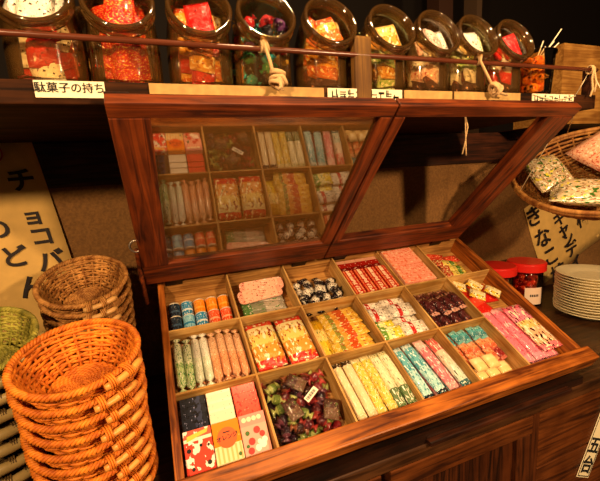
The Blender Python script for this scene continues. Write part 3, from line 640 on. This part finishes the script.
for L in range(6):
    for i in range(13):
        a = i * 2 * pi / 8 if i < 8 else (i - 8) * pi / 2 + .4; r = .036 if i < 8 else (.017 if i < 12 else 0)
        nm = js_r.choice(['dark green', 'teal', 'violet', 'teal', 'red', 'black', 'dark green', 'gold'])
        cl = ['right', 'rear right', 'rear', 'rear left', 'left', 'front left', 'front', 'front right', 'inner right', 'inner rear', 'inner left', 'inner front', 'middle'][i]
        cset[nm].put(T3(jx[3] + r * cos(a), JY + r * sin(a) - (.008 if L > 3 else 0), SZ + .014 + L * .0165) @ Euler((js_r.uniform(-1, 1), js_r.uniform(-1, 1), js_r.uniform(-3, 3))).to_matrix().to_4x4(),
                     f'{nm} small wrapped sweet at {cl}, {["bottom", "second", "third", "fourth", "fifth", "top"][L]} layer, jar behind the knotted twine', 'candy', 'dark sweets in the jar')
# jars of the back row
for i, (x, lb) in enumerate(((.385, 'empty looking glass jar standing behind the rail post in the back row'), (.6, 'glass jar in the back row between two front jars at right'), (-.05, 'glass jar in the back row at the left'))):
    jk.put(T3(x, -.165, SZ + .0005), lb, 'jar', 'glass jars in the back row')
    for s, dx in enumerate((-.018, .018)):
        for L in range(3): py_.put(T3(x + dx, -.165 + J(.008), SZ + .022 + L * .024) @ Euler((1.1 + J(.3), J(.4), J(.4))).to_matrix().to_4x4(), f'golden packet, {["bottom", "middle", "top"][L]} {["left", "right"][s]} in back row jar, {["behind rail post", "further right", "at left"][i]}', 'candy packet', 'packets in back row jars')
# plastic tub with orange snacks and sticks
t = thing('plastic_tub', 'squat clear plastic tub of orange snacks at the shelf right end', 'tub', T3(.835, JY, SZ + .0005))
obj('tub_wall', MB().lathe([(.04, 0), (.045, .006), (.05, .085), (.053, .088), (.053, .094), (.048, .094), (.043, .01), (.038, .004)], 32), glass('tub_plastic', '#fff0d8', .04, .05, 1.4), t, smooth=True)
ks_ = wrapper('snack_piece', twisted(.011, .03, .003), pack('orange_snack', [(0, '#f08a1c'), (.5, '#f8b030')], 'Y', [('#d8401c', 4, .6), ('#fbd880', 4, .64)], rough=.3))
for L in range(4):
    for i in range(6):
        a = i * pi / 3 + L * .5; r = .026
        ks_.put(T3(.835 + r * cos(a), JY + r * sin(a), SZ + .018 + L * .019) @ Euler((J(1), J(1), J(3))).to_matrix().to_4x4(), f'orange snack piece, {["bottom", "second", "third", "top"][L]} layer {["first", "second", "third", "fourth", "fifth", "sixth"][i]} around the plastic tub', 'snack', 'orange snacks in the tub')
for i in range(5):
    a = .6 + J(.25)
    s = MB().tube([(0, 0, 0), (0, 0, .075 if i else .11)], .0013, 6)
    o = obj('lollipop_stick', s, plain('stick_white', '#f0e4c8', .6), None); o.matrix_basis = T3(.845 + i * .004, JY - .01 + i * .006, SZ + .07) @ RY(.7 + J(.15)) @ RX(J(.3))
    tag(o, f'thin white stick, {["longest", "second", "third", "fourth", "fifth"][i]} one poking out of the plastic tub', 'stick', 'white sticks in the tub')
# wooden crate at the shelf end
t = thing('wooden_crate', 'plain golden brown wooden box standing at the right end behind the rail', 'crate', T3(1.5, .04, .347))
mcr = wood('golden_board', '#c08e48', '#94642c', 'X')
for a in ((-.23, .25, -.1, -.085), (-.23, .25, .055, .07)): obj('side_board', MB().box(a[0], a[1], a[2], a[3], .0005, .25), mcr, t)
for a in ((-.23, -.215), (.235, .25)): obj('end_board', MB().box(a[0], a[1], -.085, .055, .0005, .25), mcr, t)
obj('base_board', MB().box(-.215, .235, -.085, .055, .0005, .014), mcr, t)
st2 = thing('side_shelf', 'dark wooden side shelf board carrying the golden wooden box', 'shelf', T3(1.5, .1, .3))
obj('board', MB().box(-.3, .8, -.18, .1, .046, .0468), m_dark, st2)
obj('bracket', MB().box(-.25, .75, -.02, .019, .02, .0458), m_dark, st2)

# ------------------------------------------------------------------ twine on the rail
def twine(name, label, paths, r=.0022, mat=m_twine, cat='twine'):
    t = thing(name, label, cat, T3(*paths[0][0]))
    o0 = Vector(paths[0][0])
    for i, p in enumerate(paths):
        obj('strand' if i == 0 else 'strand', MB().tube([Vector(q) - o0 for q in p], r, 6), mat, t, smooth=True)
    return t
def loops(c, r, ax, n, h, seg=10):
    pts = []
    for i in range(n * seg + 1):
        a = 2 * pi * i / seg; k = i / (n * seg) - .5
        q = (r * cos(a), r * sin(a) * .8, h * k + .004 * sin(a * .37))
        pts.append(tuple(Vector(c) + Matrix.Rotation(ax, 3, 'Y') @ Vector(q)))
    return pts
x = .201
twine('tied_twine', 'thick knotted jute twine tying the left lid up to the rail', [[(x - .012, SY - .006, rz + .016), (x - .008, SY - .008, rz), (x - .004, SY - .012, rz - .02), (x, SY - .016, rz - .045)],
      loops((x - .01, SY, rz + .004), .0075, 1.5, 3, .012), loops((x + .004, SY - .018, rz - .047), .0105, .2, 5, .026), loops((x + .006, SY - .019, rz - .05), .009, 1.2, 3, .014), [(x + .004, SY - .02, rz - .04), (x + .006, SY - .03, rz - .062), (x, SY - .028, .366)]], .0028)
x = .634
twine('tied_twine', 'knotted jute twine hanging from the rail above the right lid', [[(x - .01, SY - .009, rz + .012), (x - .012, SY - .009, rz), (x, SY - .014, rz - .025), (x + .012, SY - .018, rz - .048)],
      loops((x - .012, SY, rz + .004), .0075, 1.5, 2, .01), loops((x + .016, SY - .018, rz - .052), .012, .9, 3, .012), [(x + .014, SY - .02, rz - .05), (x + .03, SY - .02, rz - .06), (x + .05, SY - .018, .368)], loops((x + .022, SY - .02, rz - .054), .01, 2.2, 2, .01)], .0026)
x = .6
twine('hanging_twine', 'loose frayed twine end dangling in the opening of the right lid', [[(x, -.33, .342), (x, -.332, .31), (x + .001, -.332, .285), (x - .008, -.333, .258)], [(x + .001, -.332, .285), (x + .004, -.331, .255)], [(x, -.33, .335), (x + .005, -.333, .31), (x + .001, -.332, .288)]], .0014)
twine('wire_tie', 'pale bent wire lying along the label at the shelf right end', [[(.775, SY - .006, .373), (.83, SY - .008, .362), (.87, SY - .008, .366), (.905, SY - .006, .372)]], .0012, plain('pale_wire', '#e8d8b8', .5), 'wire')

# ------------------------------------------------------------------ wicker baskets
def wicker(name, a, b): return wood(name, a, b, 'Z', sc=.6, rough=.6)
def basket_parts(mat, mh, az, parent, gl=.082, gr=1, rt=.0765, rb=.047, h=.06):
    ns = 22; seg = ns * 4
    b = MB(); rows = 13
    for k in range(rows):
        z = .006 + (h - .011) * k / (rows - 1); r = rb + (rt - rb) * (z / h) ** .8
        pts = [((r + (.002) * cos(ns / 2 * a + (k % 2) * pi)) * cos(a), (r + (.002) * cos(ns / 2 * a + (k % 2) * pi)) * sin(a), z + .0012 * sin(3 * a + k * 2)) for a in [2 * pi * i / seg for i in range(seg)]]
        b.tube(pts, .0024, 6, loop=True)
    obj('woven_wall', b, mat, parent, True)
    b = MB()
    for i in range(ns):
        a = 2 * pi * i / ns; b.tube([((rb + (rt - rb) * q ** .8) * cos(a), (rb + (rt - rb) * q ** .8) * sin(a), .004 + (h - .006) * q) for q in (0, .25, .5, .75, 1)], .0023, 5)
    obj('stake', b, mat, parent, True)
    b = MB()
    for ph in (0, 2.1, 4.2):
        b.tube([((rt + .002 + .003 * cos(30 * a + ph)) * cos(a), (rt + .002 + .003 * cos(30 * a + ph)) * sin(a), h + .003 * sin(30 * a + ph)) for a in [2 * pi * i / 210 for i in range(210)]], .0024, 6, loop=True)
    obj('braided_rim', b, mat, parent, True)
    b = MB()
    for k in range(14):
        r = .004 + (rb - .006) * k / 13
        b.tube([(r * cos(a), r * sin(a), -.0 + .004 + .0013 * cos(22 * a + k * pi)) for a in [2 * pi * i / 88 for i in range(88)]], .0023, 5, loop=True)
    b.lathe([(rb - .002, .001), (rb - .002, .003)], 22)
    obj('woven_base', b, mat, parent, True)
    # bamboo grip tied along the rim
    g = MB(); pts = []
    for q in range(9):
        a = az + (q - 4) * gl; pts.append(((rt + .0145) * cos(a), (rt + .0145) * sin(a), h - .001))
    g.tube(pts, [g_ * gr for g_ in (.0042, .0052, .005, .0047, .005, .0047, .005, .0052, .0042)], 10)
    hd = obj('handle', g, mh, parent, True)
    lw = MB()
    for da in (-.22, 0.05):
        c = Vector(((rt + .009) * cos(az + da), (rt + .009) * sin(az + da), h)); R_ = Matrix.Rotation(az + da, 3, 'Z')
        for w_ in (-.003, 0, .003):
            lw.tube([tuple(c + R_ @ Vector((.0115 * cos(p), w_, .0085 * sin(p)))) for p in [2 * pi * i / 14 for i in range(14)]], .0014, 5, loop=True)
    obj('binding', lw, mat, hd, True)
def basket_kind(nm, mat, mh, az, gl=.082, gr=1):
    def bld():
        o = thing(nm, 'x', 'basket'); basket_parts(mat, mh, az, o, gl, gr); return o
    return Kind(bld)
m_org = wicker('orange_wicker', '#f2902a', '#bc5e14'); m_brn = wicker('brown_wicker', '#cc9450', '#865220'); m_grn = wicker('green_wicker', '#b4ac4a', '#6a6a22'); m_dkw = wicker('dark_wicker', '#5e4826', '#2a1c0c')
m_bam = plain('bamboo_orange', '#f0a04a', .4, var=.3, bscale=40); m_bamb = plain('bamboo_tan', '#d0a060', .4, var=.3, bscale=40); m_bamd = plain('bamboo_dark', '#a8905a', .4, var=.3, bscale=40)
def stack(kind, rim, n, step, tilts, word, cat, grp, drift=0):
    """nested baskets: rim = centre of the topmost rim, tilt (towards the room) fades from tilts[0] to tilts[1] down the stack"""
    c = Vector(rim)
    for i in range(n):
        t = tilts[0] + (tilts[1] - tilts[0]) * i / max(1, n - 1)
        ax = Vector((0, -sin(t), cos(t)))
        kind.put(T3(*(c - ax * .06)) @ RX(t) @ RZ(J(.12)), f'{word}, {updown(i, n)} of its stack', cat, grp)
        c = c - ax * step + Vector((J(.002) + drift, 0, 0))
stack(basket_kind('wicker_basket', m_org, m_bam, rad(-48)), (-.119, -.355, .008), 10,  .0266, (.24, .14), 'orange wicker basket with bamboo grip, left of the case', 'basket', 'orange baskets stacked at the left', -.001)
stack(basket_kind('wicker_basket', m_brn, m_bamb, rad(-66)), (-.147, -.1, .056), 11, .0265, (.42, .0), 'brown wicker basket behind the orange baskets', 'basket', 'brown baskets stacked by the wall')
kg_ = basket_kind('wicker_basket', m_grn, m_bamd, rad(-20)); kd_ = basket_kind('wicker_basket', m_dkw, m_bamd, rad(-48), .14, 1.7)
kg_.put(T3(-.282, -.2, -.05) @ RX(.4), 'yellow green wicker basket at the far left on top of dark baskets', 'basket')
for i in range(7): kd_.put(T3(-.285 + J(.003), -.21 + J(.003), -.1 - i * .0265) @ RZ(J(.1)), f'dark wicker basket at the far left, {updown(i, 7)} of the dark ones', 'basket', 'dark baskets stacked at the far left')

# ------------------------------------------------------------------ right of the case: plates, red lidded jars
def plate():
    b = MB().lathe([(.0, .004), (.05, .004), (.056, .003), (.058, .0), (.064, .0), (.066, .004), (.098, .016), (.104, .0185), (.1045, .0205), (.102, .021), (.066, .0085), (.05, .007), (0, .007)], 48)
    return obj('plate', b, plain('cream_glaze', '#f2e4bc', .28), None, True)
k = Kind(plate)
for i in range(15):
    k.put(T3(1.338 + J(.002), -.155 + J(.002), ZC + .0005 + i * .0091), f'cream round plate on the counter, {updown(14 - i, 15)} of the stack', 'plate', 'stacked cream plates')
m_redlid = plain('red_plastic', '#e0241c', .35); m_tubp = glass('clear_plastic', '#ffe0cc', .05, .06, 1.4)
def redjar(x, y, label, nm):
    t = thing('lidded_jar', label, 'jar', T3(x, y, ZC + .0005))
    obj('jar_wall', MB().lathe([(.05, 0), (.056, .006), (.056, .12), (.05, .134), (.047, .134), (.053, .118), (.053, .008), (.048, .004)], 28), m_tubp, t, smooth=True)
    obj('lid', MB().lathe([(.062, .13), (.065, .132), (.065, .158), (.061, .163), (0, .164)], 36), m_redlid, t, smooth=False, bevel=.001)
    a = rad(-118); b = MB(); rings = []
    for z in (.012, .075): rings.append([(.0568 * cos(a + q * .11), .0568 * sin(a + q * .11), z) for q in range(-4, 7)])
    for z in (.075, .012): rings.append([(.0576 * cos(a + q * .11), .0576 * sin(a + q * .11), z) for q in range(-4, 7)])
    b.loft(rings, closed=False, loop=True)
    lb = obj('paper_label', b, plain('pink_white_label', '#f4d8c4', .6), t)
    b = MB()
    for i in range(5): 
        aa = a + (i - 1) * .11; b.box(-.002, .002, -.0004, .0006, .042, .05, T3(.058 * cos(aa), .058 * sin(aa), 0) @ RZ(aa + pi / 2))
    obj('printed_mark', b, m_ink, lb)
    kk = wrapper('snack_piece', twisted(.012, .03, .004), pack('red_snack', [(0, '#8a1c10'), (.5, '#c83a20')], 'Y', [('#f0a870', 5, .62), ('#5a0e0a', 5, .6)]))
    for L in range(5):
        for i in range(7):
            aa = i * 2 * pi / 7 + L * .4; r = .031
            kk.put(T3(x + r * cos(aa), y + r * sin(aa), ZC + .02 + L * .022) @ Euler((J(1), J(1), J(3))).to_matrix().to_4x4(), f'red brown snack piece, layer {["one", "two", "three", "four", "five"][L]} from below in the {nm}', 'snack', 'snacks in the ' + nm)
redjar(1.255, .02, 'clear jar with a red screw lid and white label beside the plates', 'nearer red lidded jar')
redjar(1.125, .035, 'clear jar with a red lid, half hidden behind the case right rim', 'half hidden red lidded jar')

# ------------------------------------------------------------------ hanging basket with candy bags
hb = thing('hanging_basket', 'shallow round woven basket hung by strings from the rail right end', 'basket', T3(1.1, -.29, .21) @ RY(-.5) @ RX(.25) @ T3(0, 0, -.08))
mz = wicker('zaru_wicker', '#cc944e', '#8a5424')
b = MB(); Rr = .196
for k in range(16):
    q = k / 15; r = Rr * (.25 + .75 * q ** .75); z = .075 * q ** 2
    b.tube([((r + .0015 * cos(30 * a + k * pi)) * cos(a), (r + .0015 * cos(30 * a + k * pi)) * sin(a), z) for a in [2 * pi * i / 120 for i in range(120)]], .0042, 5, loop=True)
b.lathe([(.05, -.001), (.05, .003)], 24)
obj('woven_bowl', b, mz, hb, True)
b = MB()
for i in range(30):
    a = 2 * pi * i / 30; b.tube([((Rr * (.25 + .75 * q ** .75)) * cos(a), (Rr * (.25 + .75 * q ** .75)) * sin(a), .075 * q ** 2) for q in (0, .25, .5, .75, 1)], .003, 5)
obj('rib', b, mz, hb, True)
b = MB()
for zz, rr in ((.076, .006), (.083, .006)): b.tube([((Rr + .003) * cos(a), (Rr + .003) * sin(a), zz) for a in [2 * pi * i / 80 for i in range(80)]], rr, 8, loop=True)
obj('rim', b, mz, hb, True)
bpy.context.view_layer.update()
HM = hb.matrix_world.copy(); HI = HM.inverted()
tp = HI @ Vector((.958, SY, rz))
b = MB()
for a in (2.6, 4.2, 0.9): b.tube([tp, ((Rr + .004) * cos(a), (Rr + .004) * sin(a), .084)], .0011, 5)
obj('hanging_string', b, plain('white_string', '#e8d4b0', .8), hb, True)
b = MB()
b.tube([HI @ Vector(q) for q in loops((.958, SY, rz), .0085, 1.5, 3, .012)], .002, 6)
b.tube([HI @ Vector(q) for q in ((.958, SY - .008, rz), (.95, SY - .01, rz - .02), (.952, SY - .012, rz - .045), (.945, SY - .012, rz - .06))], .0022, 6)
b.tube([HI @ Vector(q) for q in ((.958, SY - .008, rz), (.966, SY - .01, rz - .03), (.958, SY - .012, rz - .05))], .0022, 6)
obj('knot', b, m_twine, hb, True)
cb1 = pack('clear_green_bag', [(0, '#c8ac84'), (.5, '#d8c098')], 'Y', [('#f4e8d0', 9, .58), ('#8a5a3a', 11, .6), ('#3f6a24', 7, .58), ('#e8d84a', 5, .64)], rough=.15, crinkle=.8)
cb2 = pack('pink_speckled_bag', [(0, '#e8a488'), (.5, '#eab090')], 'Y', [('#c05a44', 14, .58), ('#f6d8c0', 12, .62)], rough=.2, crinkle=.5)
cb3 = pack('red_black_bag', [(0, '#d8341c'), (.5, '#f0e0d0'), (.8, '#d8341c')], 'Y', [('#1a1210', 5, .58)], rough=.2)
for nm, w_, l_, t_, mt, M_, lb in (('candy_bag', .14, .17, .045, cb1, T3(-.1, -.035, .075) @ Euler((.1, .25, .5)).to_matrix().to_4x4(), 'clear bag of green and yellow sweets at the left of the hanging basket'),
        ('candy_bag', .1, .13, .04, cb1, T3(-.07, .09, .085) @ Euler((.3, .2, -.5)).to_matrix().to_4x4(), 'clear bag of sweets with green bits at the back of the hanging basket'),
        ('candy_bag', .1, .12, .035, cb1, T3(.01, -.12, .088) @ Euler((-.15, 0, 1.3)).to_matrix().to_4x4(), 'clear bag of green and yellow sweets at the front of the hanging basket'),
        ('candy_bag', .15, .17, .05, cb2, T3(.085, .01, .075) @ Euler((.15, -.15, -.3)).to_matrix().to_4x4(), 'big pink speckled candy bag at the right in the hanging basket'),
        ('candy_bag', .05, .08, .025, cb3, T3(.1, -.1, .095) @ Euler((0, -.2, 1.0)).to_matrix().to_4x4(), 'red and white bag with black print at the hanging basket front')):
    o = obj(nm, pillow(w_, l_, t_, .08, 14, 20), mt, None, True); o.matrix_basis = HM @ M_; tag(o, lb, 'candy bag', 'bags in the hanging basket')

# ------------------------------------------------------------------ paper signs
m_paper = plain('aged_paper', '#dcb468', .85, var=.15, bscale=30)
m_brush = plain('brush_ink', '#1c0f12', .7)
def paper(name, label, cx, cz, w_, h_, rot, y=.1195):
    t = thing(name, label, 'paper sign', T3(cx, y, cz) @ RY(rot))
    nx = 10; b = MB(); rings = []
    f = [[(-w_ / 2 + w_ * i / nx, -.001 - .0022 * (1 + sin(i * 1.1 + j)), -h_ / 2 + h_ * j / 8) for i in range(nx + 1)] for j in range(9)]
    g = [[(p[0], p[1] + .0008, p[2]) for p in r] for r in f]
    for j in range(9): rings.append(f[j] + g[j][::-1])
    b.loft(rings)
    obj('paper_sheet', b, m_paper, t, True); return t
t = paper('paper_sign', 'hanging paper sign with black brush writing on the wall at the left', -.389, .1, .36, .5, rad(-8), .112)
LT = lambda x, z, r=0: T3(x, -.007, z) @ RX(pi / 2) @ RZ(r)
for ch, x, z, s in (('チ', .138, .142, .056), ('ョ', .134, .058, .045), ('コ', .138, .008, .05), ('バ', .14, -.055, .06), ('の', .06, .045, .05), ('ど', .072, -.025, .055), ('ん', .085, -.105, .06)):
    writing('brush_character', ch, s, m_brush, t, LT(x, z, -.1), bold=.0016, shear=-.1)
b = MB()
for rr in (.021, .012): b.tube([(.098 + rr * cos(a), -.0075, .212 + rr * sin(a)) for a in [2 * pi * i / 28 for i in range(28)]], .0014, 5, loop=True)
obj('red_seal', b, plain('red_ink', '#b83020', .7), t, True)
t = paper('paper_sign', 'wide tilted paper sign with brush writing on the wall behind the plates', 1.68, .0, .56, .36, rad(-24), .1185)
for col, chars in ((-.2, (('き', .17), ('な', .06), ('こ', -.04), ('棒', -.14))), (-.085, (('キ', .09), ('ャ', .03), ('ン', -.025), ('デ', -.08), ('ィ', -.14))), (.04, (('が', .11), ('棒', .02)))):
    for i, (ch, z) in enumerate(chars):
        writing('brush_character', ch, (.095 if col != -.085 else .075), m_brush, t, LT(col - .16 * z - .015, z - .05, -.1), bold=.0018, shear=-.1)
# slanted card on the cabinet front
t = thing('card_sign', 'slanted cream card strip with black characters on the cabinet front', 'sign', T3(.968, -.4045, -.485) @ RY(rad(25)))
obj('card', MB().box(-.026, .026, -.001, 0, -.085, .12), m_label, t)
b = MB()
for x in (-.0225, .0225): b.box(x - .0012, x + .0012, -.0014, -.001, -.082, .12)
b.box(-.0225, .0225, -.0014, -.001, -.0825, -.080)
obj('border_line', b, m_ink, t)
for ch, z in (('五', .0), ('台', -.053)):
    writing('lettering', ch, .048, m_ink, t, T3(0, -.0014, z) @ RX(pi / 2), bold=.0012)
